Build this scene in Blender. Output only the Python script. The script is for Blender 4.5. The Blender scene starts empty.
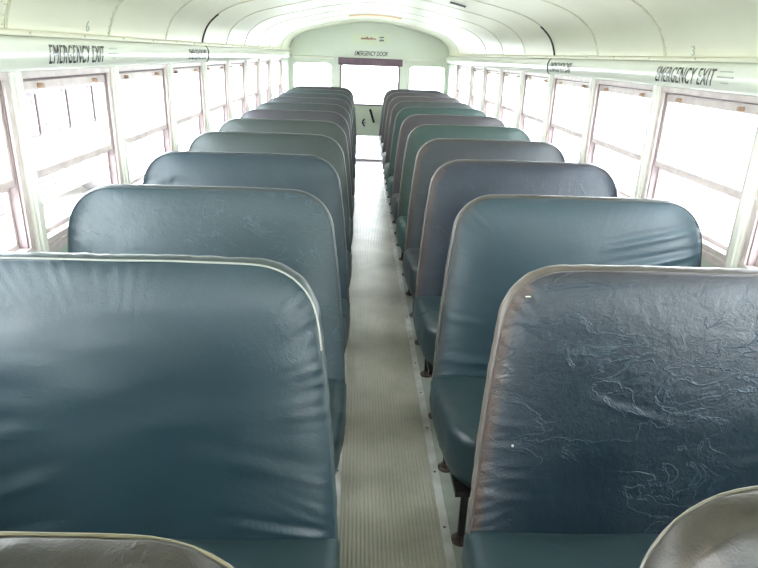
import bpy, math, random
from mathutils import Vector, Matrix, noise
PI = math.pi
sc = bpy.context.scene
COL = sc.collection

# ------------------------------------------------------------------ helpers
class MB:
    """collects vertices, faces and material slots for one mesh"""
    def __init__(s): s.v = []; s.f = []; s.m = []; s.wear = None
    def add(s, vs, fs, mi=0):
        o = len(s.v); s.v += [tuple(p) for p in vs]
        for f in fs: s.f.append(tuple(o + i for i in f)); s.m.append(mi)
        return s
    def box(s, x0, x1, y0, y1, z0, z1, mi=0):
        vs = [(x, y, z) for x in (x0, x1) for y in (y0, y1) for z in (z0, z1)]
        return s.add(vs, [(0,1,3,2),(4,6,7,5),(0,4,5,1),(2,3,7,6),(0,2,6,4),(1,5,7,3)], mi)
    def tube(s, pts, r, n=10, mi=0, closed=False):
        pts = [Vector(p) for p in pts]; N = len(pts); vs = []; fs = []
        prev = None
        for i, p in enumerate(pts):
            if closed: t = pts[(i+1) % N] - pts[i-1]
            else: t = pts[min(i+1, N-1)] - pts[max(i-1, 0)]
            t.normalize()
            if prev is None:
                a = Vector((0,0,1)) if abs(t.z) < .9 else Vector((1,0,0))
                u = t.cross(a).normalized()
            else: u = (prev - t*prev.dot(t)).normalized()
            prev = u; w = t.cross(u)
            rr = r[i] if isinstance(r, (list, tuple)) else r
            for k in range(n):
                a = 2*PI*k/n; vs.append(p + u*math.cos(a)*rr + w*math.sin(a)*rr)
        M = N if closed else N-1
        for i in range(M):
            for k in range(n):
                a = i*n+k; b = i*n+(k+1) % n; c = ((i+1) % N)*n+(k+1) % n; d = ((i+1) % N)*n+k
                fs.append((a, b, c, d))
        if not closed:
            fs.append(tuple(range(n))[::-1]); fs.append(tuple((N-1)*n+k for k in range(n)))
        return s.add(vs, fs, mi)
    def lathe(s, c, prof, n=20, axis='z', mi=0):
        vs = []; fs = []
        for (r, h) in prof:
            for k in range(n):
                a = 2*PI*k/n; p = (r*math.cos(a), r*math.sin(a), h)
                if axis == 'x': p = (p[2], p[0], p[1])
                if axis == 'y': p = (p[0], -p[2], p[1])
                vs.append((c[0]+p[0], c[1]+p[1], c[2]+p[2]))
        for i in range(len(prof)-1):
            for k in range(n): fs.append((i*n+k, i*n+(k+1) % n, (i+1)*n+(k+1) % n, (i+1)*n+k))
        fs.append(tuple(range(n))[::-1]); fs.append(tuple((len(prof)-1)*n+k for k in range(n)))
        return s.add(vs, fs, mi)
    def build(s, name, mats, parent=None, smooth=False, bevel=0, angle=40, loc=None):
        me = bpy.data.meshes.new(name); me.from_pydata(s.v, [], s.f)
        if not isinstance(mats, (list, tuple)): mats = [mats]
        for m in mats: me.materials.append(m)
        me.polygons.foreach_set('material_index', s.m)
        if s.wear is not None:
            at = me.attributes.new('wear', 'FLOAT', 'POINT'); at.data.foreach_set('value', s.wear)
        me.update()
        o = bpy.data.objects.new(name, me); COL.objects.link(o)
        if parent is not None: o.parent = parent
        if loc: o.location = loc
        if smooth:
            me.polygons.foreach_set('use_smooth', [True]*len(me.polygons))
            if smooth != 'all':
                me.set_sharp_from_angle(angle=math.radians(angle))
        if bevel:
            b = o.modifiers.new('bevel', 'BEVEL'); b.width = bevel; b.segments = 2; b.limit_method = 'ANGLE'; b.angle_limit = math.radians(40)
        fix_normals(me)
        return o

def fix_normals(me):
    import bmesh
    bm = bmesh.new(); bm.from_mesh(me); bmesh.ops.recalc_face_normals(bm, faces=bm.faces); bm.to_mesh(me); bm.free()

def tag(o, label=None, cat=None, group=None, kind=None):
    if label: o['label'] = label
    if cat: o['category'] = cat
    if group: o['group'] = group
    if kind: o['kind'] = kind
    return o
def empty(name, loc):
    o = bpy.data.objects.new(name, None); COL.objects.link(o); o.location = loc; o.empty_display_size = .1
    return o
def structure(o): o['kind'] = 'structure'; return o

def rrect(x0, x1, z0, z1, r, n=6):
    pts = []
    for cx, cz, a0 in ((x1-r, z1-r, 0), (x0+r, z1-r, 90), (x0+r, z0+r, 180), (x1-r, z0+r, 270)):
        for k in range(n+1):
            a = math.radians(a0+90*k/n); pts.append((cx+r*math.cos(a), cz+r*math.sin(a)))
    return pts
def plate(name, outer, holes, t, mat, fn, parent=None, bevel=0):
    """flat plate with holes; fn maps (u, v, w) to a point"""
    cu = bpy.data.curves.new(name, 'CURVE'); cu.dimensions = '2D'; cu.fill_mode = 'BOTH'; cu.extrude = t/2
    if bevel: cu.bevel_depth = bevel; cu.bevel_resolution = 1; cu.offset = -bevel
    for ring in [outer]+holes:
        sp = cu.splines.new('POLY'); sp.points.add(len(ring)-1)
        for i, (a, b) in enumerate(ring): sp.points[i].co = (a, b, 0, 1)
        sp.use_cyclic_u = True
    tmp = bpy.data.objects.new('tmp', cu); COL.objects.link(tmp)
    dg = bpy.context.evaluated_depsgraph_get()
    me = bpy.data.meshes.new_from_object(tmp.evaluated_get(dg)); bpy.data.objects.remove(tmp); bpy.data.curves.remove(cu)
    for v in me.vertices: v.co = fn(v.co.x, v.co.y, v.co.z)
    me.name = name; me.materials.clear(); me.materials.append(mat)
    import bmesh
    bm = bmesh.new(); bm.from_mesh(me); bmesh.ops.remove_doubles(bm, verts=bm.verts, dist=1e-5)
    bmesh.ops.recalc_face_normals(bm, faces=bm.faces); bm.to_mesh(me); bm.free()
    o = bpy.data.objects.new(name, me); COL.objects.link(o)
    if parent is not None: o.parent = parent
    return o
def text(name, body, mat, fn, w, h, shear=.3, t=.001, parent=None, spacing=1.0, line=1.0, align='CENTER', bold=0.0):
    """vector lettering scaled to w x h, mapped through fn(u, v, depth)"""
    cu = bpy.data.curves.new(name, 'FONT'); cu.body = body; cu.shear = shear; cu.extrude = .01; cu.align_x = align
    cu.space_character = spacing; cu.space_line = line; cu.offset = bold
    tmp = bpy.data.objects.new('tmp', cu); COL.objects.link(tmp)
    dg = bpy.context.evaluated_depsgraph_get()
    me = bpy.data.meshes.new_from_object(tmp.evaluated_get(dg)); bpy.data.objects.remove(tmp); bpy.data.curves.remove(cu)
    import bmesh
    bm = bmesh.new(); bm.from_mesh(me)
    if name == 'exit_lettering':
        for q in range(1, 10):
            zc = (bm.verts and .72*q/10); bmesh.ops.bisect_plane(bm, geom=bm.verts[:]+bm.edges[:]+bm.faces[:], plane_co=(0, zc, 0), plane_no=(0, 1, 0))
    bm.to_mesh(me); bm.free()
    xs = [v.co.x for v in me.vertices]; ys = [v.co.y for v in me.vertices]
    x0, x1, y0, y1 = min(xs), max(xs), min(ys), max(ys)
    for v in me.vertices:
        v.co = fn((v.co.x-x0)/(x1-x0)*w, (v.co.y-y0)/(y1-y0)*h, t if v.co.z > 0 else -t)
    me.name = name; me.materials.clear(); me.materials.append(mat)
    o = bpy.data.objects.new(name, me); COL.objects.link(o)
    if parent is not None: o.parent = parent
    return o

# ------------------------------------------------------------------ materials
def lin(c): return tuple(((x/255)/12.92 if x/255 <= .04045 else ((x/255+.055)/1.055)**2.4) for x in c)+(1,)
def node(nt, t, **kw):
    n = nt.nodes.new(t)
    for k, v in kw.items():
        if k in ('operation', 'blend_type', 'data_type', 'noise_dimensions', 'feature', 'attribute_name', 'wave_type', 'bands_direction', 'wave_profile'): setattr(n, k, v)
    return n
def base_mat(name, col, rough=.5, metal=0, spec=.5):
    m = bpy.data.materials.new(name); m.use_nodes = True
    b = m.node_tree.nodes['Principled BSDF']
    b.inputs['Base Color'].default_value = lin(col); b.inputs['Roughness'].default_value = rough
    b.inputs['Metallic'].default_value = metal; b.inputs['Specular IOR Level'].default_value = spec
    return m, m.node_tree, b
def mottled(name, c1, c2, scale=6, rough=.5, metal=0, spec=.5, bump=0, bscale=60, lo=.35, hi=.65, detail=5):
    m, nt, b = base_mat(name, c1, rough, metal, spec); L = nt.links
    tc = node(nt, 'ShaderNodeTexCoord'); nz = node(nt, 'ShaderNodeTexNoise')
    nz.inputs['Scale'].default_value = scale; nz.inputs['Detail'].default_value = detail
    L.new(tc.outputs['Object'], nz.inputs['Vector'])
    rp = node(nt, 'ShaderNodeValToRGB'); rp.color_ramp.elements[0].position = lo; rp.color_ramp.elements[1].position = hi
    rp.color_ramp.elements[0].color = lin(c1); rp.color_ramp.elements[1].color = lin(c2)
    L.new(nz.outputs['Fac'], rp.inputs['Fac']); L.new(rp.outputs['Color'], b.inputs['Base Color'])
    if bump:
        n2 = node(nt, 'ShaderNodeTexNoise'); n2.inputs['Scale'].default_value = bscale; n2.inputs['Detail'].default_value = 3
        L.new(tc.outputs['Object'], n2.inputs['Vector'])
        bp = node(nt, 'ShaderNodeBump'); bp.inputs['Strength'].default_value = bump; bp.inputs['Distance'].default_value = .002
        L.new(n2.outputs['Fac'], bp.inputs['Height']); L.new(bp.outputs['Normal'], b.inputs['Normal'])
    return m
_vc = {}
def vinyl(col, crease=.3, wearcol=(88, 68, 58), rough=.40, col2=None, grain=.35, gain=.58, sat=1.0):
    """coated fabric: pebbled grain, long wandering creases, scuffs and worn edges"""
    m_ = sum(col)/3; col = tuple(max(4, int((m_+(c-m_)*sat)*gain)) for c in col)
    key = (col, crease, wearcol, rough, grain)
    if key in _vc: return _vc[key]
    m, nt, b = base_mat('vinyl', col, rough, 0, .5); L = nt.links
    tc = node(nt, 'ShaderNodeTexCoord')
    def noise_(scale, detail=4, dist=0, vec=None, rough_=.55):
        n = node(nt, 'ShaderNodeTexNoise'); n.inputs['Scale'].default_value = scale; n.inputs['Detail'].default_value = detail
        n.inputs['Distortion'].default_value = dist; n.inputs['Roughness'].default_value = rough_
        L.new(vec or tc.outputs['Object'], n.inputs['Vector']); return n.outputs['Fac']
    def math_(op, a, c=None, clamp=False):
        n = node(nt, 'ShaderNodeMath', operation=op); n.use_clamp = clamp
        for i, q in enumerate((a, c)):
            if q is None: continue
            if isinstance(q, (int, float)): n.inputs[i].default_value = q
            else: L.new(q, n.inputs[i])
        return n.outputs[0]
    mp = node(nt, 'ShaderNodeMapping'); mp.inputs['Scale'].default_value = (1, 1, 1.9)
    L.new(tc.outputs['Object'], mp.inputs['Vector'])
    # creases: thin ridges where a noise field crosses its middle value
    def ridge(scale, dist, width, vec):
        a = math_('ABSOLUTE', math_('SUBTRACT', noise_(scale, 5, dist, vec), .5))
        r = node(nt, 'ShaderNodeMapRange'); L.new(a, r.inputs[0]); r.inputs[1].default_value = 0; r.inputs[2].default_value = width
        r.inputs[3].default_value = 1; r.inputs[4].default_value = 0; return r.outputs[0]
    r1 = ridge(5.5, .7, .016, mp.outputs[0]); r2 = ridge(24, 2.2, .07, mp.outputs[0])
    msk = noise_(3.2, 2); mr = node(nt, 'ShaderNodeMapRange'); L.new(msk, mr.inputs[0]); mr.inputs[1].default_value = .42; mr.inputs[2].default_value = .62
    cre = math_('MULTIPLY', math_('ADD', math_('MULTIPLY', r1, 1.3), math_('MULTIPLY', r2, .38)), mr.outputs[0])
    vo = node(nt, 'ShaderNodeTexVoronoi'); vo.inputs['Scale'].default_value = 330; L.new(tc.outputs['Object'], vo.inputs['Vector'])
    h = math_('ADD', math_('MULTIPLY', cre, crease*.36), math_('MULTIPLY', vo.outputs['Distance'], grain*.22))
    h = math_('ADD', h, math_('MULTIPLY', noise_(38, 4, .3), .25+crease*.5))
    bp = node(nt, 'ShaderNodeBump'); bp.inputs['Strength'].default_value = .75; bp.inputs['Distance'].default_value = .0028
    L.new(h, bp.inputs['Height']); L.new(bp.outputs['Normal'], b.inputs['Normal'])
    # colour: cloudy hue, pale scuff lines on creases, worn edges
    c2 = col2 or tuple(min(255, int(c*1.18+4)) for c in col)
    mix = node(nt, 'ShaderNodeMix', data_type='RGBA'); mix.inputs[6].default_value = lin(col); mix.inputs[7].default_value = lin(c2)
    L.new(noise_(5, 5, .5), mix.inputs[0])
    sc_ = node(nt, 'ShaderNodeMix', data_type='RGBA'); L.new(mix.outputs[2], sc_.inputs[6]); sc_.inputs[7].default_value = lin(tuple(min(255, int(c*1.5+30)) for c in col))
    L.new(math_('MULTIPLY', cre, min(.35, crease*.22), True), sc_.inputs[0])
    at = node(nt, 'ShaderNodeAttribute', attribute_name='wear')
    wm = math_('MULTIPLY', at.outputs['Fac'], math_('ADD', noise_(22, 4, 1.0), .25), True)
    w = node(nt, 'ShaderNodeMix', data_type='RGBA'); L.new(sc_.outputs[2], w.inputs[6]); w.inputs[7].default_value = lin(wearcol); L.new(wm, w.inputs[0])
    L.new(w.outputs[2], b.inputs['Base Color'])
    rr = math_('ADD', math_('MULTIPLY', noise_(9, 3), .22), rough-.11); L.new(rr, b.inputs['Roughness'])
    _vc[key] = m; return m

M = {}
M['ceil'] = mottled('ceiling_paint', (229, 228, 208), (223, 222, 200), 2.5, rough=.36, spec=.5, lo=.3, hi=.7)
M['seam'] = mottled('ceiling_seam', (196, 194, 170), (212, 210, 186), 30, rough=.5)
M['mint'] = mottled('mint_paint', (218, 226, 213), (215, 223, 208), 3, rough=.34, spec=.5)
M['header'] = mottled('header_paint', (230, 233, 221), (227, 230, 217), 3, rough=.2, spec=.7)
M['gasket'] = base_mat('black_gasket', (38, 30, 30), .6)[0]
M['post'] = mottled('post_paint', (224, 225, 216), (222, 223, 212), 8, rough=.4)
M['alu'] = mottled('window_aluminium', (208, 196, 193), (190, 177, 175), 18, rough=.38, metal=0)
M['alu_dark'] = mottled('shadow_gap_rubber', (120, 104, 106), (144, 126, 126), 18, rough=.6)
M['latch'] = base_mat('latch_bronze', (170, 140, 116), .45, .1)[0]
M['mauve'] = mottled('mauve_rubber', (118, 96, 110), (108, 88, 100), 10, rough=.6)
M['ink'] = base_mat('lettering_black', (72, 76, 76), .16, 0, 1.0)[0]
M['greyink'] = base_mat('lettering_grey', (176, 184, 172), .3)[0]
M['ink2'] = base_mat('lettering_dull_black', (44, 50, 48), .5)[0]
M['redink'] = base_mat('lettering_brown_red', (150, 84, 70), .5)[0]
M['sticker'] = base_mat('sticker_cream', (218, 226, 202), .35)[0]
M['floor'] = mottled('floor_paint', (166, 170, 160), (128, 132, 120), 7, rough=.38, bump=.4, bscale=40, lo=.35, hi=.75, detail=8)
M['mat'] = mottled('ribbed_rubber', (190, 186, 174), (152, 148, 134), 5, rough=.34, bump=.3, bscale=120, lo=.3, hi=.75, detail=9)
M['trim'] = mottled('aisle_aluminium', (214, 212, 210), (186, 183, 180), 14, rough=.36, metal=.3)
M['black'] = mottled('black_steel', (26, 25, 27), (48, 42, 40), 40, rough=.42, metal=.4)
M['rust'] = mottled('worn_steel', (70, 62, 60), (112, 96, 88), 60, rough=.5, metal=.6)
M['screw'] = base_mat('screw_head', (90, 88, 86), .4, .8)[0]
M['wall'] = mottled('side_wall_paint', (190, 200, 186), (176, 188, 172), 6, rough=.42)
M['lens'] = base_mat('lamp_lens', (226, 226, 214), .3)[0]
M['peach'] = mottled('peach_panel', (246, 206, 160), (248, 216, 176), 4, rough=.4)
M['ground'] = mottled('pale_gravel', (176, 172, 168), (190, 186, 182), 2, rough=.9)
M['bodyw'] = base_mat('vehicle_white', (232, 226, 222), .4)[0]
M['bodyp'] = base_mat('vehicle_trim_brown', (52, 36, 38), .5)[0]
M['bodyd'] = base_mat('vehicle_grey_glass', (112, 104, 110), .2)[0]  # dark panes greyed: bright outdoor bloom is put into the colour
M['tyre'] = base_mat('tyre_rubber', (128, 124, 126), .8)[0]  # tyres paled in colour to stand in for overexposure outside
def glass():
    m = bpy.data.materials.new('window_glass'); m.use_nodes = True; nt = m.node_tree; nt.nodes.clear(); L = nt.links
    o = node(nt, 'ShaderNodeOutputMaterial'); t = node(nt, 'ShaderNodeBsdfTransparent'); g = node(nt, 'ShaderNodeBsdfGlossy')
    g.inputs['Roughness'].default_value = .02; f = node(nt, 'ShaderNodeLayerWeight'); f.inputs['Blend'].default_value = .5
    t.inputs[0].default_value = (.97, .98, .97, 1); mx = node(nt, 'ShaderNodeMixShader')
    pw = node(nt, 'ShaderNodeMath', operation='POWER'); pw.inputs[1].default_value = 5; L.new(f.outputs['Facing'], pw.inputs[0])
    ml = node(nt, 'ShaderNodeMath', operation='MULTIPLY_ADD'); L.new(pw.outputs[0], ml.inputs[0]); ml.inputs[1].default_value = .5; ml.inputs[2].default_value = .03
    L.new(ml.outputs[0], mx.inputs[0]); L.new(t.outputs[0], mx.inputs[1]); L.new(g.outputs[0], mx.inputs[2]); L.new(mx.outputs[0], o.inputs[0]); return m
M['glass'] = glass()

# ------------------------------------------------------------------ dimensions (metres)
P0, DP = 2.6063, .7468                  # window posts
posts = [P0+DP*k for k in range(-5, 7)] + [8.16]      # -1.128 ... 7.087, 8.16
YF, YR = -1.9, 9.05                     # front and rear ends
ZH0, ZH1, SILL, ZMID = 1.384, 1.486, .866, 1.08
XW = 1.10
half = [(1.098,1.484),(1.092,1.52),(1.072,1.572),(1.046,1.612),(1.0,1.655),(.94,1.692),(.85,1.728),(.72,1.761),(.585,1.79),(.42,1.825),(.2,1.856),(0,1.868)]
def smooth_profile(h):
    pts = [Vector((x, z)) for x, z in h]+[Vector((-x, z)) for x, z in h[-2::-1]]
    out = []
    for i in range(len(pts)-1):
        p0 = pts[max(i-1, 0)]; p1 = pts[i]; p2 = pts[i+1]; p3 = pts[min(i+2, len(pts)-1)]
        for k in range(4):
            t = k/4
            out.append(.5*((2*p1)+(p2-p0)*t+(2*p0-5*p1+4*p2-p3)*t*t+(3*p1-p0-3*p2+p3)*t**3))
    out.append(pts[-1]); return [(p.x, p.y) for p in out]
prof = smooth_profile(half)
NP = len(prof)
def normals(pr):
    out = []
    for i in range(len(pr)):
        a = pr[max(i-1, 0)]; b = pr[min(i+1, len(pr)-1)]
        d = Vector((b[0]-a[0], b[1]-a[1])).normalized(); out.append((d.y, -d.x))     # outward
    return out
nrm = normals(prof)
if nrm[NP//2][1] < 0: nrm = [(-a, -b) for a, b in nrm]
def off(i, d): return (prof[i][0]+nrm[i][0]*d, prof[i][1]+nrm[i][1]*d)

# ------------------------------------------------------------------ shell
def shell(name, y0, y1, i0, i1, d0, d1, mat, smooth=True):
    """strip of the vault between profile indices, from offset d0 (inner) to d1 (outer)"""
    b = MB(); n = i1-i0+1; vs = []
    for y in (y0, y1):
        for d in (d0, d1):
            for i in range(i0, i1+1):
                x, z = off(i, d); vs.append((x, y, z))
    fs = []
    for i in range(n-1):
        fs += [(i, i+1, 2*n+i+1, 2*n+i), (n+i, n+i+1, 3*n+i+1, 3*n+i), (i, i+1, n+i+1, n+i), (2*n+i, 2*n+i+1, 3*n+i+1, 3*n+i)]
    fs += [(0, n, 3*n, 2*n), (n-1, 2*n-1, 4*n-1, 3*n-1)]
    b.add(vs, fs); return b
# ceiling: one panel per bay, gently dished between the ribs like the pressed sheet it is
cb = MB(); edges = [YF]+posts+[YR]
ys = []
for a, c in zip(edges[:-1], edges[1:]):
    for k in range(8): ys.append((a+(c-a)*k/8, math.sin(PI*k/8)))
ys.append((YR, 0))
for (y, s) in ys:
    for i in range(NP):
        x, z = off(i, .004*s); cb.v.append((x, y, z))
for j in range(len(ys)-1):
    for i in range(NP-1):
        a = j*NP+i; cb.f.append((a, a+1, a+NP+1, a+NP)); cb.m.append(0)
o_ = len(cb.v)
for y in (YF, YR):
    for i in range(NP): x, z = off(i, .04); cb.v.append((x, y, z))
for i in range(NP-1): cb.f.append((o_+i, o_+i+1, o_+NP+i+1, o_+NP+i)); cb.m.append(0)
last = (len(ys)-1)*NP
for i in range(NP-1):
    cb.f.append((i, i+1, o_+i+1, o_+i)); cb.f.append((last+i, last+i+1, o_+NP+i+1, o_+NP+i)); cb.m += [0, 0]
ceil = structure(cb.build('ceiling', M['ceil'], smooth='all'))
tn = 0
hdr = {}
def trim_name():
    global tn; tn += 1; return 'trim_%d' % tn
# ribs with rivets at each post line
for k, y in enumerate(posts):
    b = shell('rib', y-.007, y+.007, 0, NP-1, -.003, .003, None)
    for i in range(1, NP-1, 2):
        for dy in (-.018,):
            x, z = off(i, -.002)
            b.lathe((x, y+dy, z-.001), [(.0035, -.002), (.0035, 0.001)], 6)
    structure(b.build(trim_name(), M['seam'], smooth=True))
# the dark body joint seen one bay deep, on both shoulders and across the header
YJ = posts[7]
assert abs(YJ-(P0+2*DP)) < 1e-6
for s in (0, 1):
    i0, i1 = (0, 17) if s == 0 else (NP-18, NP-1)
    b = shell('j', YJ-.008, YJ+.008, i0, i1, -.0075, -.001, None)
    structure(b.build(trim_name(), M['gasket'], smooth=True))

# header panels above the windows (bulged), with the rolled seam rail over them
hp = [(1.105,1.384),(1.082,1.385),(1.074,1.389),(1.067,1.398),(1.062,1.411),(1.060,1.424),(1.0595,1.437),(1.0605,1.450),(1.064,1.462),(1.070,1.472),(1.079,1.480),(1.105,1.484)]
def loft_y(pr, y0, y1, sx, mat, name, closed=True, parent=None, smooth=True):
    b = MB(); n = len(pr); vs = [(sx*x, y, z) for y in (y0, y1) for x, z in pr]
    fs = [(i, (i+1) % n, n+(i+1) % n, n+i) for i in range(n)] + [tuple(range(n)), tuple(range(n, 2*n))]
    b.add(vs, fs); return b.build(name, mat, parent, smooth=smooth, angle=50)
rail = [(1.105,1.481),(1.070,1.481),(1.068,1.487),(1.072,1.494),(1.088,1.497),(1.105,1.497)]
for s, side in ((-1, 'left'), (1, 'right')):
    hdr[s] = structure(loft_y(hp, YF, YR, s, M['header'], trim_name()))
    structure(loft_y(rail, YF, YR, s, M['ceil'], trim_name()))
    b = MB()                                  # joint across the header
    jp = [(x-.004, z) for x, z in hp[1:-1]]; jp = jp+[(x+.006, z) for x, z in hp[1:-1][::-1]]
    vs = [(s*x, y, z) for y in (YJ-.006, YJ+.006) for x, z in jp]; n = len(jp)
    b.add(vs, [(i, (i+1) % n, n+(i+1) % n, n+i) for i in range(n)]+[tuple(range(n)), tuple(range(n, 2*n))])
    structure(b.build(trim_name(), M['gasket']))
    b = MB()                                  # rivets along the seam rail
    y = YF+.1
    while y < YR-.05:
        b.lathe((s*1.0675, y, 1.489), [(.0042, -.003*s), (.003, .002*s)][::1], 8, 'x'); y += DP/2
    structure(b.build(trim_name(), M['seam'], smooth=True))

# side walls under the windows, sills and posts
for s, side in ((-1, 'left'), (1, 'right')):
    w = MB()
    def bx(x0, x1, *a): w.box(min(s*x0, s*x1), max(s*x0, s*x1), *a)
    bx(1.10, 1.16, YF, YR, -.02, SILL-.012)                         # lower panel
    bx(1.105, 1.16, posts[-1]-.01, YR, SILL-.012, 1.5)              # blank corner panel by the rear
    bx(1.105, 1.16, YF, posts[0]+.02, SILL-.012, 1.5)
    bx(1.106, 1.16, YF, YR, ZH0, 1.52)
    structure(w.build('wall_'+side, M['wall']))
    w = MB()
    bx(1.088, 1.165, posts[0], posts[-1], SILL-.012, SILL)
    bx(1.088, 1.094, posts[0], posts[-1], SILL-.03, SILL-.012)
    structure(w.build(trim_name(), M['alu'], bevel=.002))
    for k, y in enumerate(posts):
        w = MB(); hw = .026 if k < len(posts)-1 else .03
        bx(1.086, 1.16, y-hw, y+hw, SILL-.012, ZH0+.003)
        bx(1.078, 1.088, y-hw*.55, y+hw*.55, SILL-.012, ZH0+.003)
        structure(w.build(trim_name(), M['post'], bevel=.003))

wn = 0
def side_window(s, y0, y1):
    """a split sash window: outer frame, fixed lower pane, drop-down upper sash with two latches"""
    global wn; wn += 1
    a, c = y0+.026, y1-.026; z0, z1 = SILL, ZH0
    def mp(u, v, w): return Vector((s*w, u, v))
    fr = MB()
    def bx(b, x0, x1, *q): b.box(min(s*x0, s*x1), max(s*x0, s*x1), *q)
    f = .026
    for (p, q, r, t) in ((a, c, z1-.02, z1), (a, c, z0, z0+.018), (a, a+f, z0+.018, z1-.02), (c-f, c, z0+.018, z1-.02)): bx(fr, 1.096, 1.15, p, q, r, t)
    root = structure(fr.build('window_%d' % wn, M['alu'], bevel=.002))
    g = MB()                                                             # dark rubber channel around the sashes
    for (p, q, r, t) in ((a+f, a+f+.006, z0+.0182, z1-.026), (c-f-.006, c-f, z0+.0182, z1-.026), (a+f, c-f, z1-.026, z1-.02)): bx(g, 1.104, 1.145, p, q, r, t)
    g.build('rubber_channel', M['alu_dark'], root)
    ia, ic = a+f+.004, c-f-.004
    up = MB()
    for (p, q, r, t) in ((ia, ic, z1-.056, z1-.028), (ia, ic, ZMID-.008, ZMID+.014), (ia, ia+.014, ZMID+.014, z1-.056), (ic-.014, ic, ZMID+.014, z1-.056)): bx(up, 1.110, 1.128, p, q, r, t)
    us = up.build('upper_sash', M['alu'], root, bevel=.002)
    for yy in (ia+.11, ic-.11):
        l = MB(); bx(l, 1.100, 1.112, yy-.012, yy+.012, z1-.050, z1-.036); bx(l, 1.095, 1.102, yy-.009, yy+.009, z1-.05, z1-.038)
        l.build('latch', M['latch'], us, bevel=.002)
    p = MB(); bx(p, 1.117, 1.121, ia+.008, ic-.008, ZMID, z1-.04); p.build('pane', M['glass'], us)
    lo = MB()
    for (p_, q, r, t) in ((ia, ic, z0+.016, z0+.032), (ia, ic, ZMID-.022, ZMID-.008), (ia, ia+.012, z0+.032, ZMID-.022), (ic-.012, ic, z0+.032, ZMID-.022)): bx(lo, 1.130, 1.146, p_, q, r, t)
    ls = lo.build('lower_sash', M['alu'], root, bevel=.002)
    p = MB(); bx(p, 1.136, 1.140, ia+.008, ic-.008, z0+.02, ZMID-.01); p.build('pane', M['glass'], ls)
for s in (-1, 1):
    for y0, y1 in zip(posts[:-1], posts[1:]): side_window(s, y0, y1)

# floor, aisle mat, aluminium edge strips
structure(MB().box(-1.12, 1.12, YF, YR+.06, -.06, 0).build('floor', M['floor']))
b = MB(); n = 25; xa, xb = -.158, .177; pr = []
pr.append((xa, .0005)); pr.append((xa, .002))
for k in range(n):
    c0 = xa+(xb-xa)*(k+.5)/n; w = (xb-xa)/n
    pr += [(c0-w*.28, .001), (c0-w*.2, .0072), (c0+w*.2, .0072), (c0+w*.28, .001)]
pr += [(xb, .003), (xb, .0005)]
vs = [(x, y, z) for y in (YF+.1, YR-.02) for x, z in pr]; m_ = len(pr)
b.add(vs, [(i, i+1, m_+i+1, m_+i) for i in range(m_-1)]+[(0, m_, 2*m_-1, m_-1)])
mat_o = b.build('aisle_mat', M['mat'])
tag(mat_o, 'long ribbed olive-grey rubber mat running down the middle aisle', 'floor mat')
for s, x0 in ((-1, -.188), (1, .176)):
    b = MB(); b.box(x0, x0+.030, YF+.1, YR-.02, .0005, .006)
    o = structure(b.build(trim_name(), M['trim'], bevel=.002))
    b = MB(); y = -.4
    while y < YR-.1: b.lathe((x0+.015, y, .006), [(.0048, -.001), (.0048, .0012), (.002, .0018)], 8); y += .29
    b.build('screw_heads', M['screw'], o)

# rear wall, with door opening and two windows
def RW(u, v, w): return Vector((u, YR+.02+w, v))
outer = [(-1.16, -.06), (1.16, -.06), (1.16, 1.5)] + [off(i, .02) for i in range(0, NP)] + [(-1.16, 1.5)]
wl = rrect(-1.045, -.512, .96, 1.335, .06); wr = rrect(.561, 1.06, .96, 1.335, .06)
rear = structure(plate('wall_rear', outer, [wl, wr, rrect(-.405, .436, .02, 1.39, .004, 1)], .05, M['mint'], RW))
for nm, r0 in (('l', (-1.045, -.512)), ('r', (.561, 1.06))):
    wn += 1
    fr = structure(plate('window_%d' % wn, rrect(r0[0]-.016, r0[1]+.016, .944, 1.351, .07), [rrect(r0[0]+.006, r0[1]-.006, .966, 1.329, .055)], .012, M['mint'], lambda u, v, w: Vector((u, YR-.011+w, v)), bevel=.003))
    plate('window_gasket', rrect(r0[0]-.002, r0[1]+.002, .958, 1.337, .06), [rrect(r0[0]+.010, r0[1]-.010, .97, 1.325, .05)], .02, M['mauve'], lambda u, v, w: Vector((u, YR+.010+w, v)), fr)
    plate('pane', rrect(r0[0]+.004, r0[1]-.004, .964, 1.331, .055), [], .004, M['glass'], lambda u, v, w: Vector((u, YR+.012+w, v)), fr)
# rounded ledge over the rear windows
lp = [(0, 1.372), (-.022, 1.378), (-.028, 1.395), (-.024, 1.412), (0, 1.422)]
for x0, x1 in ((-1.06, -.47), (.50, 1.06)):
    b = MB(); n = len(lp); vs = []
    xs = [x0, x0+.02]+[x1-.02, x1]; sc_l = [.5, 1, 1, .3]
    for x, q in zip(xs, sc_l):
        vs += [(x, YR-.005+dy*q, 1.397+(z-1.397)*(.6+.4*q)) for dy, z in lp]
    fs = [(j*n+i, j*n+i+1, (j+1)*n+i+1, (j+1)*n+i) for j in range(3) for i in range(n-1)]
    fs += [tuple(range(n)), tuple(range(3*n, 4*n))]
    fs += [(j*n, (j+1)*n, (j+1)*n+n-1, j*n+n-1) for j in range(3)]
    b.add(vs, fs); structure(b.build(trim_name(), M['header'], smooth=True, angle=60))
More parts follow.
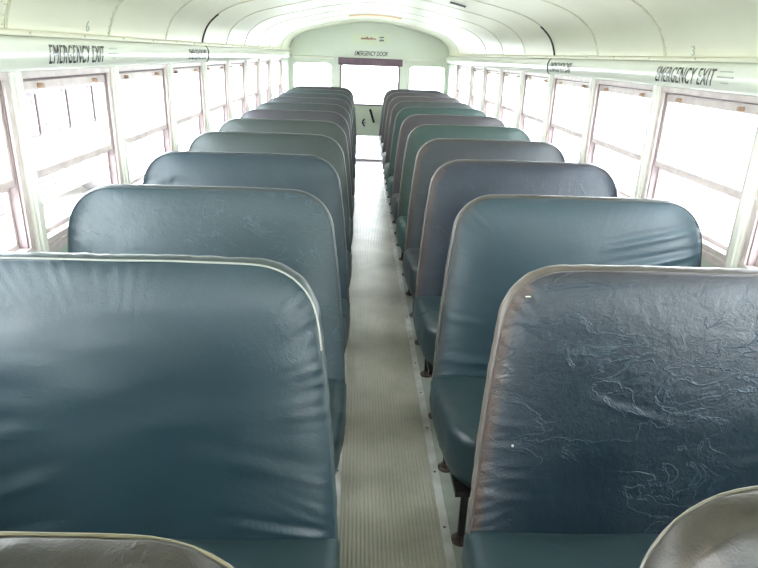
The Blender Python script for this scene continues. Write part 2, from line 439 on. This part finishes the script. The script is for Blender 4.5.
# emergency door
def DM(d): return lambda u, v, w: Vector((u, YR+.012+d+w, v))
uw = rrect(-.385, .415, .80, 1.318, .035); lw = rrect(-.33, .37, .035, .372, .03)
door = structure(plate('door_1', rrect(-.426, .456, .012, 1.41, .02, 3), [uw, lw], .036, M['mint'], DM(0), bevel=.002))
plate('window_gasket', rrect(-.402, .432, .786, 1.332, .045), [rrect(-.378, .408, .806, 1.312, .03)], .046, M['mauve'], DM(-.002), door, bevel=.003)
plate('window_gasket', rrect(-.336, .376, .028, .380, .032), [rrect(-.322, .362, .044, .364, .026)], .044, M['trim'], DM(-.002), door, bevel=.002)
plate('pane', rrect(-.383, .413, .802, 1.316, .034), [], .004, M['glass'], DM(.002), door)
plate('pane', rrect(-.328, .368, .037, .370, .03), [], .004, M['glass'], DM(.002), door)
b = MB(); b.box(-.425, .46, YR-.05, YR-.008, 1.318, 1.412); b.build('header_pad', M['mauve'], door, bevel=.008)
b = MB(); b.tube([(.088, YR-.055, .565), (.03, YR-.06, .742)], [.015, .018], 10); b.tube([(.088, YR+.0, .565), (.088, YR-.06, .565)], .011, 10)
b.build('door_handle', M['black'], door, smooth=True)
b = MB(); b.box(.07, .33, YR-.02, YR-.005, .585, .605); b.build('latch_bar', M['header'], door, bevel=.003)
b = MB(); b.tube([(-.075, YR-.012, .555), (-.045, YR-.014, .605)], .011, 8); b.tube([(-.075, YR-.012, .553), (-.04, YR-.014, .50)], .011, 8)
b.tube([(-.07, YR-.012, .553), (-.02, YR-.014, .548)], .004, 8); b.build('pointer_bracket', M['black'], door, smooth=True)
b = MB(); b.box(-.44, .47, YR-.07, YR+.0, .0, .011); structure(b.build(trim_name(), M['mauve'], bevel=.003))

# lettering on the rear wall and headers (fixed to the setting)
def lettering(name, body, label, mat, fn, w, h, **kw):
    o = text(name, body, mat, fn, w, h, **kw)
    if name == 'exit_lettering': o.parent = hdr[-1 if o.data.vertices[0].co.x < 0 else 1]; o['label'] = label
    elif name == 'door_lettering': o.parent = rear; o['label'] = label
    elif name == 'seat_number': o.parent = ceil; o['label'] = label
    return o
lettering('door_lettering', 'EMERGENCY DOOR', 'black italic EMERGENCY DOOR lettering on the mint wall above the back door', M['ink2'],
          lambda u, v, w: Vector((-.205+u, YR-.0075+w*-1, 1.444+v)), .455, .060, shear=.35, bold=.012)
def hx(z):
    for (xa_, za), (xb_, zb) in zip(hp[1:], hp[2:]):
        if za <= z <= zb and zb > za: return xa_+(xb_-xa_)*(z-za)/(zb-za)
    return 1.06
def lw_(y0, z0): return lambda u, v, w: Vector((-hx(z0+v)+.0022+w*.6, y0+u, z0+v))
def rw_(y0, z0): return lambda u, v, w: Vector((hx(z0+v)-.0022-w*.6, y0-u, z0+v))
lettering('exit_lettering', 'EMERGENCY EXIT', 'black EMERGENCY EXIT lettering on the left header panel, the large one nearest the camera', M['ink'], lw_(2.01, 1.404), .435, .056, shear=.38, spacing=1.12)
lettering('exit_lettering', 'EMERGENCY EXIT', 'black EMERGENCY EXIT lettering on the right header panel, the large one nearest the camera', M['ink'], rw_(2.575, 1.404), .44, .056, shear=.38, spacing=1.12)
lettering('exit_lettering', 'EMERGENCY EXIT', 'small distant EMERGENCY EXIT lettering on the left header just before the dark roof joint', M['ink'], lw_(3.63, 1.404), .42, .054, shear=.38)
lettering('exit_lettering', 'EMERGENCY EXIT', 'small distant EMERGENCY EXIT lettering on the right header just before the dark roof joint', M['ink'], rw_(4.05, 1.404), .42, .054, shear=.38)
def small_print(s, y0, label):
    b = MB(); rnd = random.Random(3)
    for row, (w0, w1) in enumerate(((.012, .085), (.0, .095), (.028, .068))):
        u = w0
        while u < w1:
            L_ = .004+rnd.random()*.004; L_ = min(L_, w1-u)
            yy = y0+u if s < 0 else y0-u
            ya, yb = sorted((yy, yy+L_*(1 if s < 0 else -1)))
            xx = hx(1.451-row*.017); b.box(min(s*(xx-.0015), s*xx), max(s*(xx-.0015), s*xx), ya, yb, 1.448-row*.017, 1.4535-row*.017); u += L_+.005
    o = b.build('small_print', M['greyink'], hdr[s]); o['label'] = label; return o
small_print(-1, 2.485, 'three short lines of faint grey print beside EXIT on the left header')
small_print(1, 2.125, 'three short lines of faint grey print beside EXIT on the right header')
def at_prof(x, d):
    best = min(range(NP), key=lambda i: abs(prof[i][0]-x)+(prof[i][1]-1.5)*.0)
    return off(best, d)
lettering('seat_number', '6', 'small grey number 6 on the left ceiling edge above the emergency exit lettering', M['greyink'], lambda u, v, w: Vector((-1.087+w+v*.18, 2.372+u, 1.505+v)), .026, .036, shear=0)
lettering('seat_number', '3', 'small grey number 3 on the right ceiling edge above the emergency exit lettering', M['greyink'], lambda u, v, w: Vector((1.087-w-v*.18, 2.378-u, 1.500+v)), .024, .034, shear=0)
st = empty('notice_sticker', (0, YR-.006, 1.60))
tag(st, 'faint cream notice sticker with brown print above the emergency door lettering', 'sticker')
b = MB(); b.box(-.235, .27, -.0015, .001, -.01, .13); b.build('backing', M['sticker'], st)
b = MB(); rnd = random.Random(5)
u = -.12
while u < .085:
    L_ = .008+rnd.random()*.012; hgt = .01+(.026 if -.06 < u < .04 else .004)*rnd.random()+.006
    b.box(u, u+L_, -.003, -.001, .052, .052+hgt); u += L_+.004
b.box(-.12, -.055, -.003, -.001, .053, .061); b.build('brown_print', M['redink'], st)
b = MB(); b.box(.13, .195, -.003, -.001, .078, .092); b.box(.13, .195, -.003, -.001, .036, .052); b.box(.14, .18, -.003, -.001, .060, .069)
b.build('dark_bars', M['ink'], st)

# ceiling fittings
def dome(x, y, label):
    i = min(range(NP), key=lambda k: abs(prof[k][0]-x)); z = prof[i][1]
    sl = math.atan2(prof[min(i+1, NP-1)][1]-prof[i-1][1], prof[min(i+1, NP-1)][0]-prof[i-1][0]); 
    r = empty('ceiling_lamp', (x, y, z)); r.rotation_euler = (0, -(sl if abs(sl) < 1.5 else sl-math.copysign(PI, sl)), 0)
    tag(r, label, 'lamp', 'roof lamps')
    b = MB(); b.box(-.055, .055, -.022, .022, -.004, .01); b.build('lamp_base', M['screw'], r, bevel=.002)
    b = MB(); b.box(-.048, .048, -.017, .017, -.006, -.003); b.build('lens', M['lens'], r, bevel=.002)
dome(.53, 4.58, 'thin grey-edged lamp on the roof right of the aisle')
dome(-.48, 6.35, 'thin grey-edged lamp on the roof left of the aisle near the back')
b = MB(); 
i0 = min(range(NP), key=lambda k: abs(prof[k][0]-.30)); i1 = min(range(NP), key=lambda k: abs(prof[k][0]+.24))
i0, i1 = min(i0, i1), max(i0, i1)
pb = shell('p', 7.22, 7.62, i0, i1, -.012, .0, None)
tag(pb.build('roof_panel', M['peach'], smooth=True), 'peach-coloured panel across the roof above the aisle by the back door', 'panel')

# front end behind the viewpoint: bulkhead with a wide windscreen
structure(plate('wall_front', outer, [rrect(-1.0, 1.0, .8, 1.62, .12)], .05, M['mint'], lambda u, v, w: Vector((u, YF-.02+w, v))))
wn += 1
fr = structure(plate('window_%d' % wn, rrect(-1.02, 1.02, .78, 1.64, .13), [rrect(-.99, .99, .81, 1.61, .11)], .03, M['alu_dark'], lambda u, v, w: Vector((u, YF-.0+w, v))))
plate('pane', rrect(-1.0, 1.0, .8, 1.62, .12), [], .004, M['glass'], lambda u, v, w: Vector((u, YF-.02+w, v)), fr)

# ------------------------------------------------------------------ bench seats
def seat_outline(n=300):
    """closed outline of the backrest in (x from aisle side, height), aisle edge leaning, big upper corners"""
    ctrl = [(.150, .345), (.158, .50), (.170, .66), (.186, .82), (.199, .915)]
    pts = list(ctrl)
    def arc(cx, cz, rx, rz, a0, a1, k):
        for j in range(k+1):
            a = math.radians(a0+(a1-a0)*j/k); pts.append((cx+rx*math.cos(a), cz+rz*math.sin(a)))
    arc(.335, .925, .134, .125, 178, 90, 14)
    pts.append((.5, 1.0525)); pts.append((.65, 1.051)); pts.append((.8, 1.0515))
    arc(.900, .915, .133, .135, 90, 4, 14)
    pts += [(1.037, .80), (1.042, .60), (1.042, .345)]
    pts += [(.9, .335), (.6, .332), (.3, .335)]
    P = [Vector(p) for p in pts]; L = [0]
    for i in range(len(P)): L.append(L[-1]+(P[(i+1) % len(P)]-P[i]).length)
    out = []
    for k in range(n):
        t = L[-1]*k/n; i = max(j for j in range(len(P)) if L[j] <= t)
        f = (t-L[i])/max(1e-9, L[i+1]-L[i]); out.append(P[i].lerp(P[(i+1) % len(P)], f))
    for _ in range(3): out = [(out[i-1]+out[i]*2+out[(i+1) % n])/4 for i in range(n)]
    return out
REC = .225                                # recline: metres back per metre up
T0 = .036                                  # backrest thickness
def backrest(sx, root, seed, m_front, m_edge, m_back, pucker=1.0, folds=(), wear=.0, n=300, rings=26, sag=0, T=T0):
    rnd = random.Random(seed); ol = seat_outline(n)
    cx, cz = .61, .70
    b = MB(); wear_v = []
    per = [rnd.random()*10 for _ in range(4)]
    # puckers: irregular pleats running inwards from the seam
    def rimpuck(k, dist):
        p = ol[k]; q = Vector((p.x*1.0, p.y, seed*3.1))
        s = k/n*3.05
        w = math.sin(2*PI*s/.034+2.5*noise.noise(Vector((s*9, seed, 0))))*.6+noise.noise(Vector((s*60, seed*2.3, .5)))*.9
        env = max(0, noise.noise(Vector((s*4.2, seed*1.7, 3)))+.35)
        side = 1.0 if (p.x < .26 or p.x > 1.0) else .35
        ln = .035+.05*max(0, noise.noise(Vector((s*14, seed, 7)))+.3)
        return pucker*side*.0024*w*env*math.exp(-dist/ln)
    def fy(x, z, k, s):
        """depth of the front skin (negative = towards the viewer)"""
        e = ol[k]; dist = (Vector((x, z))-e).length
        d = -T/2-.012*(1-math.exp(-dist/.03))-.008*(1-s**3)
        d += rimpuck(k, dist)
        d += .0035*sag*noise.noise(Vector((x*2.2+seed, z*3.5, seed*.7)))
        d += .0016*pucker*noise.noise(Vector((x*6+seed*5, z*16, 1)))
        for (x0, z0, x1, z1, a, w_) in folds:
            A = Vector((x0, z0)); B = Vector((x1, z1)); Q = Vector((x, z)); t = max(0, min(1, (Q-A).dot(B-A)/(B-A).length_squared))
            dd = (Q-A.lerp(B, t)); sg = dd.length/w_; fall = math.sin(PI*min(1, max(0, (t*.94+.03))))**.6
            d -= a*math.exp(-sg*sg)*fall
            up = dd.y/w_-1.4; d += a*.7*math.exp(-up*up-(dd.x/w_)**2*.2)*fall*(1 if dd.length < 4*w_ else 0)
        return d
    ss = [1-(j/rings)**1.45*1.0 for j in range(rings)]           # dense near the rim
    base = 0
    for s in ss:
        for k, p in enumerate(ol):
            x = cx+(p.x-cx)*s; z = cz+(p.y-cz)*s
            y = fy(x, z, k, s) if s < 1 else -T/2
            b.v.append((sx*x, y+(z-1.05)*REC, z))
            dist = (Vector((x, z))-p).length
            wear_v.append(wear*(max(0, 1-dist/.032)*(1.0 if p.x < .25 and p.y > .4 else .25 if p.y > 1.0 else 0)))
    b.v.append((sx*cx, -T/2-.020+(cz-1.05)*REC, cz)); wear_v.append(0)
    ctr = len(b.v)-1
    for j in range(rings-1):
        for k in range(n):
            a = j*n+k; c = j*n+(k+1) % n; b.f.append((a, c, c+n, a+n)); b.m.append(0)
    for k in range(n): b.f.append(((rings-1)*n+k, (rings-1)*n+(k+1) % n, ctr)); b.m.append(0)
    # boxing strip and rear panel
    prev = list(range(n))
    for (dy, outw) in ((-T*.36, .0045), (-T*.1, .0065), (T*.25, .0060), (T*.45, .001), (T*.5, -.008), (T*.56, -.05)):
        cur = []
        for k, p in enumerate(ol):
            q = ol[(k+1) % n]; r = ol[k-1]; t = (q-r).normalized(); nn = Vector((-t.y, t.x))
            pu = .0012*pucker*noise.noise(Vector((k/n*3.05*30, dy*20, seed)))
            x = p.x+nn.x*(outw+pu); z = p.y+nn.y*(outw+pu)
            b.v.append((sx*x, dy+(z-1.05)*REC, z)); wear_v.append(wear*.5 if p.y > .5 and p.x < .4 else 0); cur.append(len(b.v)-1)
        for k in range(n):
            b.f.append((prev[k], prev[(k+1) % n], cur[(k+1) % n], cur[k])); b.m.append(1)
        prev = cur
    b.v.append((sx*cx, T*.6+(cz-1.05)*REC, cz)); wear_v.append(0)
    for k in range(n): b.f.append((prev[k], prev[(k+1) % n], len(b.v)-1)); b.m.append(1)
    b.wear = wear_v
    o = b.build('backrest', [m_front, m_edge], root, smooth='all')
    return ol
def piping(sx, root, ol, mat, r=.0038, seed=0, T=T0, back=False, zmin=.36):
    n = len(ol); ks = [k for k in range(n)]
    pts = []
    for k in ks:
        p = ol[k]
        if p.y < zmin: continue
        t = (ol[(k+1) % n]-ol[k-1]).normalized(); nn = Vector((-t.y, t.x))
        w = .0012*noise.noise(Vector((k*.13, seed, 0)))
        x = p.x+nn.x*(.0015+w); z = p.y+nn.y*(.0015+w)
        pts.append((sx*x, (T/2 if back else -T/2)-.001+(z-1.05)*REC, z))
    # order starts on the aisle side foot
    b = MB(); b.tube(pts, r, 7); return b.build('piping', mat, root, smooth=True)
def cushion(sx, root, seed, mat, m_pipe):
    """bench cushion: rounded front corners, crowned top, front rolls down"""
    rnd = random.Random(seed)
    pl = []
    def arc(cx, cy, r, a0, a1, k):
        for j in range(k+1):
            a = math.radians(a0+(a1-a0)*j/k); pl.append((cx+r*math.cos(a), cy+r*math.sin(a)))
    x0, x1, y0, y1 = .143, 1.068, -.60, -.135
    for j in range(20): pl.append((x0+(.012*(j/20)**3), y1+(y0+.17-y1)*j/20))
    arc(x0+.012+.15, y0+.16, .15, 180, 270, 10)
    for j in range(1, 36): pl.append((x0+.165+(x1-.1-x0-.165)*j/36, y0+.012-.008*math.sin(PI*j/36)))
    arc(x1-.10, y0+.11, .10, 270, 360, 8)
    for j in range(1, 14): pl.append((x1, y0+.11+(y1-y0-.11)*j/14))
    for j in range(1, 24): pl.append((x1+(x0-x1)*j/24, y1))
    n = len(pl); cx, cy = .6, -.36
    prof_ = [(.90, .285), (.965, .292), (.985, .31), (1.0, .35), (1.004, .39), (.998, .418), (.985, .436), (.965, .447), (.92, .455), (.8, .463), (.55, .468), (.25, .470)]
    b = MB()
    for j, (s, z) in enumerate(prof_):
        for k, (x, y) in enumerate(pl):
            # inset by a distance, not a ratio, so the rim keeps its width
            dx, dy = x-cx, y-cy
            ins = (1-s)*.45
            xx = x-math.copysign(min(abs(dx), ins*(1 if s > .85 else 1)), dx) if s > .85 else cx+dx*(s*.93)
            yy = y-math.copysign(min(abs(dy), ins*(.7 if s > .85 else 1)), dy) if s > .85 else cy+dy*(s*.93)
            sl = (yy-y1)*-.055                                   # top rises slightly to the front
            p = .0018*noise.noise(Vector((k*.55, j*.8, seed)))
            zz = z+(sl if z > .4 else sl*.2)+.004*noise.noise(Vector((xx*4, yy*4, seed)))
            b.v.append((sx*(xx+p), yy+p, zz))
    for j in range(len(prof_)-1):
        for k in range(n): a = j*n+k; c = j*n+(k+1) % n; b.f.append((a, c, c+n, a+n)); b.m.append(0)
    b.f.append(tuple(range(n))); b.m.append(0)
    b.f.append(tuple(range((len(prof_)-1)*n, len(prof_)*n))); b.m.append(0)
    b.wear = [0]*len(b.v)
    o = b.build('cushion', mat, root, smooth='all')
    # underside board
    b = MB(); b.box(min(sx*.18, sx*1.04), max(sx*.18, sx*1.04), -.55, -.16, .272, .29); b.build('seat_board', M['black'], root)
    return o
def legs(sx, root):
    for y in (-.052, -.425):
        b = MB(); b.tube([(sx*.236, y, .002), (sx*.236, y, .12), (sx*.236, y, .285)], .0125, 12)
        l = b.build('leg', M['black'], root, smooth=True)
        b = MB(); b.lathe((sx*.236, y, 0), [(.030, 0.0), (.031, .004), (.028, .008), (.017, .010), (.016, .022), (.0125, .024)], 20)
        b.lathe((sx*.258, y-.004, .006), [(.006, 0), (.006, .007), (.003, .009)], 6)
        b.lathe((sx*.214, y-.004, .006), [(.006, 0), (.006, .007), (.003, .009)], 6)
        b.build('foot_flange', M['rust'], l, smooth=True, angle=35)
    b = MB()
    b.tube([(sx*.236, -.425, .272), (sx*.236, -.05, .272)], .0115, 10)
    b.tube([(sx*.236, -.425, .272), (sx*1.10, -.425, .272)], .0115, 10)
    b.tube([(sx*.236, -.16, .272), (sx*1.10, -.16, .272)], .0115, 10)
    b.tube([(sx*.236, -.052, .272), (sx*.240, -.11, .40), (sx*.25, -.03, .80)], .011, 10)
    b.tube([(sx*1.02, -.16, .272), (sx*1.02, -.11, .40), (sx*1.0, -.03, .80)], .011, 10)
    b.build('seat_frame', M['black'], root, smooth=True)

TEAL = (46, 74, 82)
GREYP = (150, 146, 142)
F_L1 = [(.16, .46, .42, .50, .005, .010), (.22, .60, .50, .66, .002, .02), (.75, .60, 1.05, .50, .005, .02), (.70, .50, 1.05, .38, .005, .018), (.80, .70, 1.05, .66, .004, .02), (.2, .40, .6, .42, .004, .014)]
F_R2 = [(.18, .52, .45, .50, .005, .014), (.2, .44, .6, .50, .004, .013), (.70, .90, 1.03, .97, .007, .011), (.60, .80, 1.03, .89, .008, .012), (.72, .76, 1.03, .80, .006, .012), (.18, .66, .3, .64, .003, .012)]
F_L3 = [(.84, .92, 1.03, .86, .009, .010), (.86, .98, 1.02, .93, .008, .010), (.86, .86, 1.03, .79, .008, .010), (.17, .60, .30, .62, .003, .012), (.5, .90, 1.0, .85, .003, .03)]
F_R1 = [(.18, .72, .26, .71, .003, .007), (.18, .66, .27, .665, .003, .007), (.18, .60, .28, .59, .003, .007), (.18, .55, .30, .54, .003, .008), (.4, .78, .6, .72, .002, .01), (.6, .6, .9, .66, .002, .01)]
F_G = [(.17, .55, .3, .57, .003, .012), (.8, .8, 1.05, .78, .003, .014)]
# (side, row, colour, crease, edge colour, piping colour, pucker, folds, wear, sag, label)
LEFT = [
 ((84, 82, 74), .8, (78, 76, 68), (150, 142, 118), 1.8, F_G, .15, 1, 'brownish grey bench seat in the near left corner with frayed tan piping'),
 ((44, 76, 88), .16, (84, 98, 100), (178, 180, 172), 1.9, F_L1, .0, 1, 'large smooth teal bench seat at the left, in front of the creased grey-blue one'),
 ((56, 76, 84), 1.0, (70, 84, 88), (130, 140, 140), .6, [], .0, .8, 'finely creased grey-blue bench seat on the left directly behind the smooth teal one'),
 ((50, 70, 80), .3, (62, 78, 86), (110, 124, 128), 1.3, F_L3, .0, 1, 'blue-grey bench seat on the left with folds gathered at its window end'),
 ((60, 76, 74), .3, (72, 84, 82), (128, 132, 124), 1.0, F_G, .0, .7, 'olive-grey bench seat left of the aisle, fourth behind the brownish corner seat'),
 ((66, 80, 76), .2, (76, 88, 84), (120, 126, 118), .8, [], .0, .7, 'grey-green bench seat left of the aisle, fifth behind the brownish corner seat'),
 ((74, 72, 80), .2, (84, 84, 88), (110, 104, 106), .8, [], .0, .7, 'purplish dark grey bench seat left of the aisle, sixth behind the corner seat'),
 ((66, 78, 78), .25, (76, 86, 86), (110, 118, 116), 1.3, F_L3, .0, 1, 'grey bench seat with a drooping window corner, left side, seventh behind the corner seat'),
 ((72, 78, 82), .2, (80, 86, 88), (110, 116, 116), .8, [], .0, .7, 'grey bench seat on the left, fourth from the back wall'),
 ((66, 76, 80), .2, (76, 84, 86), (104, 110, 112), .8, [], .0, .7, 'grey bench seat on the left, third from the back wall'),
 ((64, 84, 84), .2, (72, 88, 88), (104, 112, 112), .8, [], .0, .7, 'faint teal-grey bench seat on the left, second from the back wall'),
 ((76, 76, 80), .2, (84, 84, 86), (110, 108, 110), .8, [], .0, .7, 'grey bench seat on the left right under the back window, last of its row'),
]
RIGHT = [
 ((86, 84, 78), .8, (78, 74, 66), (150, 144, 134), 1.8, F_G, .4, 1, 'shiny brownish grey bench seat in the near right corner with worn edge'),
 ((32, 56, 74), 1.15, (112, 106, 104), (150, 144, 142), 1.5, F_R1, 1.2, .8, 'large navy-blue bench seat on the right with scratched vinyl and grey worn edge'),
 ((46, 73, 84), .12, (88, 88, 84), (140, 134, 126), 1.0, F_R2, .5, 1, 'smooth teal bench seat on the right directly behind the scratched navy one'),
 ((44, 56, 72), .7, (78, 78, 80), (160, 146, 134), 1.2, F_G, 1.0, .7, 'dark blue bench seat with brown worn aisle edge, right side, behind the smooth teal one'),
 ((58, 68, 76), .5, (88, 86, 84), (150, 138, 126), 1.0, [], .9, .7, 'slate-grey bench seat on the right just in front of the first green one'),
 ((52, 88, 82), .15, (76, 92, 86), (150, 142, 120), .8, [], .4, .7, 'green bench seat on the right between a slate-grey and a purplish grey one'),
 ((80, 76, 82), .3, (92, 88, 90), (150, 140, 134), .8, [], .5, .6, 'purplish grey bench seat on the right between the two green ones'),
 ((54, 92, 86), .15, (78, 96, 90), (160, 150, 138), .8, [], .2, .6, 'farther green bench seat on the right, behind the purplish grey one'),
 ((70, 82, 82), .2, (90, 88, 88), (150, 140, 136), .8, [], .5, .6, 'grey bench seat on the right right behind the second green one'),
 ((84, 80, 84), .2, (98, 92, 92), (150, 140, 138), .8, [], .5, .6, 'grey-mauve bench seat on the right, third from the back wall'),
 ((76, 74, 80), .2, (88, 82, 86), (150, 136, 136), .8, [], .5, .6, 'dark mauve-grey bench seat on the right, second from the back wall'),
 ((78, 82, 90), .2, (88, 88, 92), (120, 116, 120), .8, [], .2, .6, 'pale grey bench seat on the right, last one under the back window'),
]
for sx, data, y0, p0, dy in ((-1, LEFT, .428, 1.252, .718), (1, RIGHT, .515, 1.275, .729)):
    for i, (col, cr, ecol, pcol, puck, folds, wear, sag, label) in enumerate(data):
        y = y0 if i == 0 else p0+(i-1)*dy
        r = empty('bench_seat', (0, 0, 0)); tag(r, label, 'seat', 'bench seats facing the front of the bus')
        n, rg = (420, 34) if i < 3 else (260, 20) if i < 6 else (160, 12)
        gn = (.31, .58, .74, .70)[min(i, 3)]  # from the third row back, glare veil is put into the vinyl colour
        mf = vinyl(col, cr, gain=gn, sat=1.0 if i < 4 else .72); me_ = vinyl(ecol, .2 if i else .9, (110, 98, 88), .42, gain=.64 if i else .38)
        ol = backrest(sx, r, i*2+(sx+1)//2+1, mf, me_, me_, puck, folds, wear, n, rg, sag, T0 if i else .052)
        ol2 = seat_outline(160)
        piping(sx, r, ol2, base_mat('piping', tuple(int(.1*a+.55*b_) for a, b_ in zip(pcol, ecol)) if i > 1 or (i == 1 and sx > 0) else tuple(int(a*.8) for a in pcol), .45)[0], .0022 if i else .0028, i, T0 if i else .052, i == 0, .86 if (i == 1 and sx < 0) else .36)
        for c_ in r.children: c_.scale.z = .994 if sx < 0 else .988
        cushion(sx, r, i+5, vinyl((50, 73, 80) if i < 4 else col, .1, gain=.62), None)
        legs(sx, r)
        r.location = (0 if i else (.02 if sx < 0 else -.007), y, 0)

# small marks on the scratched navy seat: a paint speck and a short tear by its corner
def mark(root, sx, x, z, w, hgt, name, mat):
    o = [c for c in root.children if c.name.startswith('backrest')][0]
    ok, loc, nr, _ = o.ray_cast(Vector((sx*x, -1, z)), Vector((0, 1, 0)))
    if ok:
        b = MB(); b.box(loc.x-w/2, loc.x+w/2, loc.y-.0015, loc.y+.002, z-hgt/2, z+hgt/2); b.build(name, mat, root, bevel=.001)
r1_ = [o for o in COL.objects if o.get('label', '').startswith('large navy-blue')][0]
mark(r1_, 1, .235, .66, .005, .005, 'paint_speck', M['bodyw'])
mark(r1_, 1, .252, .985, .012, .0022, 'torn_spot', M['sticker'])

# ------------------------------------------------------------------ outside: pale lot and a parked bus beside the left windows
ZG = -.95
g = MB(); g.box(-60, 60, -60, 60, ZG-.3, ZG); structure(g.build('ground', M['ground']))
bus = empty('parked_bus', (-4.6, 7.6, ZG)); tag(bus, 'pale parked bus faintly visible outside the left windows', 'bus')
op = rrect(-3.6, 5.2, .28, 2.40, .18)
wins = [rrect(-3.2+.95*k, -3.2+.95*k+.78, 1.18, 1.80, .05) for k in range(8)]
plate('body_side', op, wins, .06, M['bodyw'], lambda u, v, w: Vector((.0+w, u, v)), bus, bevel=.01)
b = MB(); b.box(-2.3, -.06, -3.6, 5.2, .32, 2.36); b.build('body_shell', M['bodyw'], bus, bevel=.15)
for k in range(8):
    plate('window', rrect(-3.22+.95*k, -3.22+.95*k+.82, 1.16, 1.82, .05), [rrect(-3.18+.95*k, -3.18+.95*k+.74, 1.20, 1.78, .04)], .03, M['bodyp'], lambda u, v, w: Vector((.035+w, u, v)), bus)
b = MB()
for z in (.36, .46, .56, .95): b.box(.03, .055, -3.5, 5.1, z, z+.03)
b.build('rub_rails', M['bodyp'], bus, bevel=.008)
b = MB(); b.box(-.058, -.02, -3.3, 4.6, 1.1, 1.9); b.build('window_glass', M['bodyd'], bus)
for y in (-2.4, 3.4):
    b = MB(); b.lathe((.0, y, .40), [(.2, -.28), (.38, -.28), (.40, -.2), (.40, .02), (.37, .06), (.26, .06), (.24, .0), (.06, .0)], 32, 'x'); b.build('wheel', M['tyre'], bus, smooth=True)

# ------------------------------------------------------------------ light
w = bpy.data.worlds.new('overcast_sky'); sc.world = w; w.use_nodes = True
nt = w.node_tree; bg = nt.nodes['Background']
tc = node(nt, 'ShaderNodeTexCoord'); sep = node(nt, 'ShaderNodeSeparateXYZ'); nt.links.new(tc.outputs['Generated'], sep.inputs[0])
mr = node(nt, 'ShaderNodeMapRange'); nt.links.new(sep.outputs['Z'], mr.inputs[0]); mr.inputs[1].default_value = -.1; mr.inputs[2].default_value = .9
rp = node(nt, 'ShaderNodeValToRGB'); rp.color_ramp.elements[0].color = (.97, .98, 1.0, 1); rp.color_ramp.elements[1].color = (.74, .88, 1.0, 1)
nt.links.new(mr.outputs[0], rp.inputs[0]); nt.links.new(rp.outputs[0], bg.inputs['Color']); bg.inputs['Strength'].default_value = 2.6

# ------------------------------------------------------------------ camera
f, pitch, yaw, roll, cx, h = 617.9, .3553, .0409, .0366, -.1225, 1.465
cam = bpy.data.cameras.new('camera'); co = bpy.data.objects.new('camera', cam); COL.objects.link(co); sc.camera = co
cam.sensor_width = 36; cam.lens = f/758*36; cam.clip_start = .02; cam.clip_end = 300
fw = Vector((math.sin(yaw)*math.cos(pitch), math.cos(yaw)*math.cos(pitch), -math.sin(pitch)))
r_ = Vector((math.cos(yaw), -math.sin(yaw), 0)); u_ = r_.cross(fw)
r2 = r_*math.cos(roll)+u_*math.sin(roll); u2 = -r_*math.sin(roll)+u_*math.cos(roll)
mt = Matrix((r2, u2, -fw)).transposed().to_4x4(); mt.translation = (cx, 0, h); co.matrix_world = mt

vs_ = sc.view_settings; vs_.view_transform = 'Standard'; vs_.look = 'None'; vs_.gamma = 1; vs_.use_curve_mapping = False; vs_.exposure = 3.15
sc.cycles.max_bounces = 10; sc.cycles.diffuse_bounces = 6; sc.cycles.transparent_max_bounces = 24
sc.cycles.use_denoising = True
sc.cycles.sample_clamp_indirect = 6
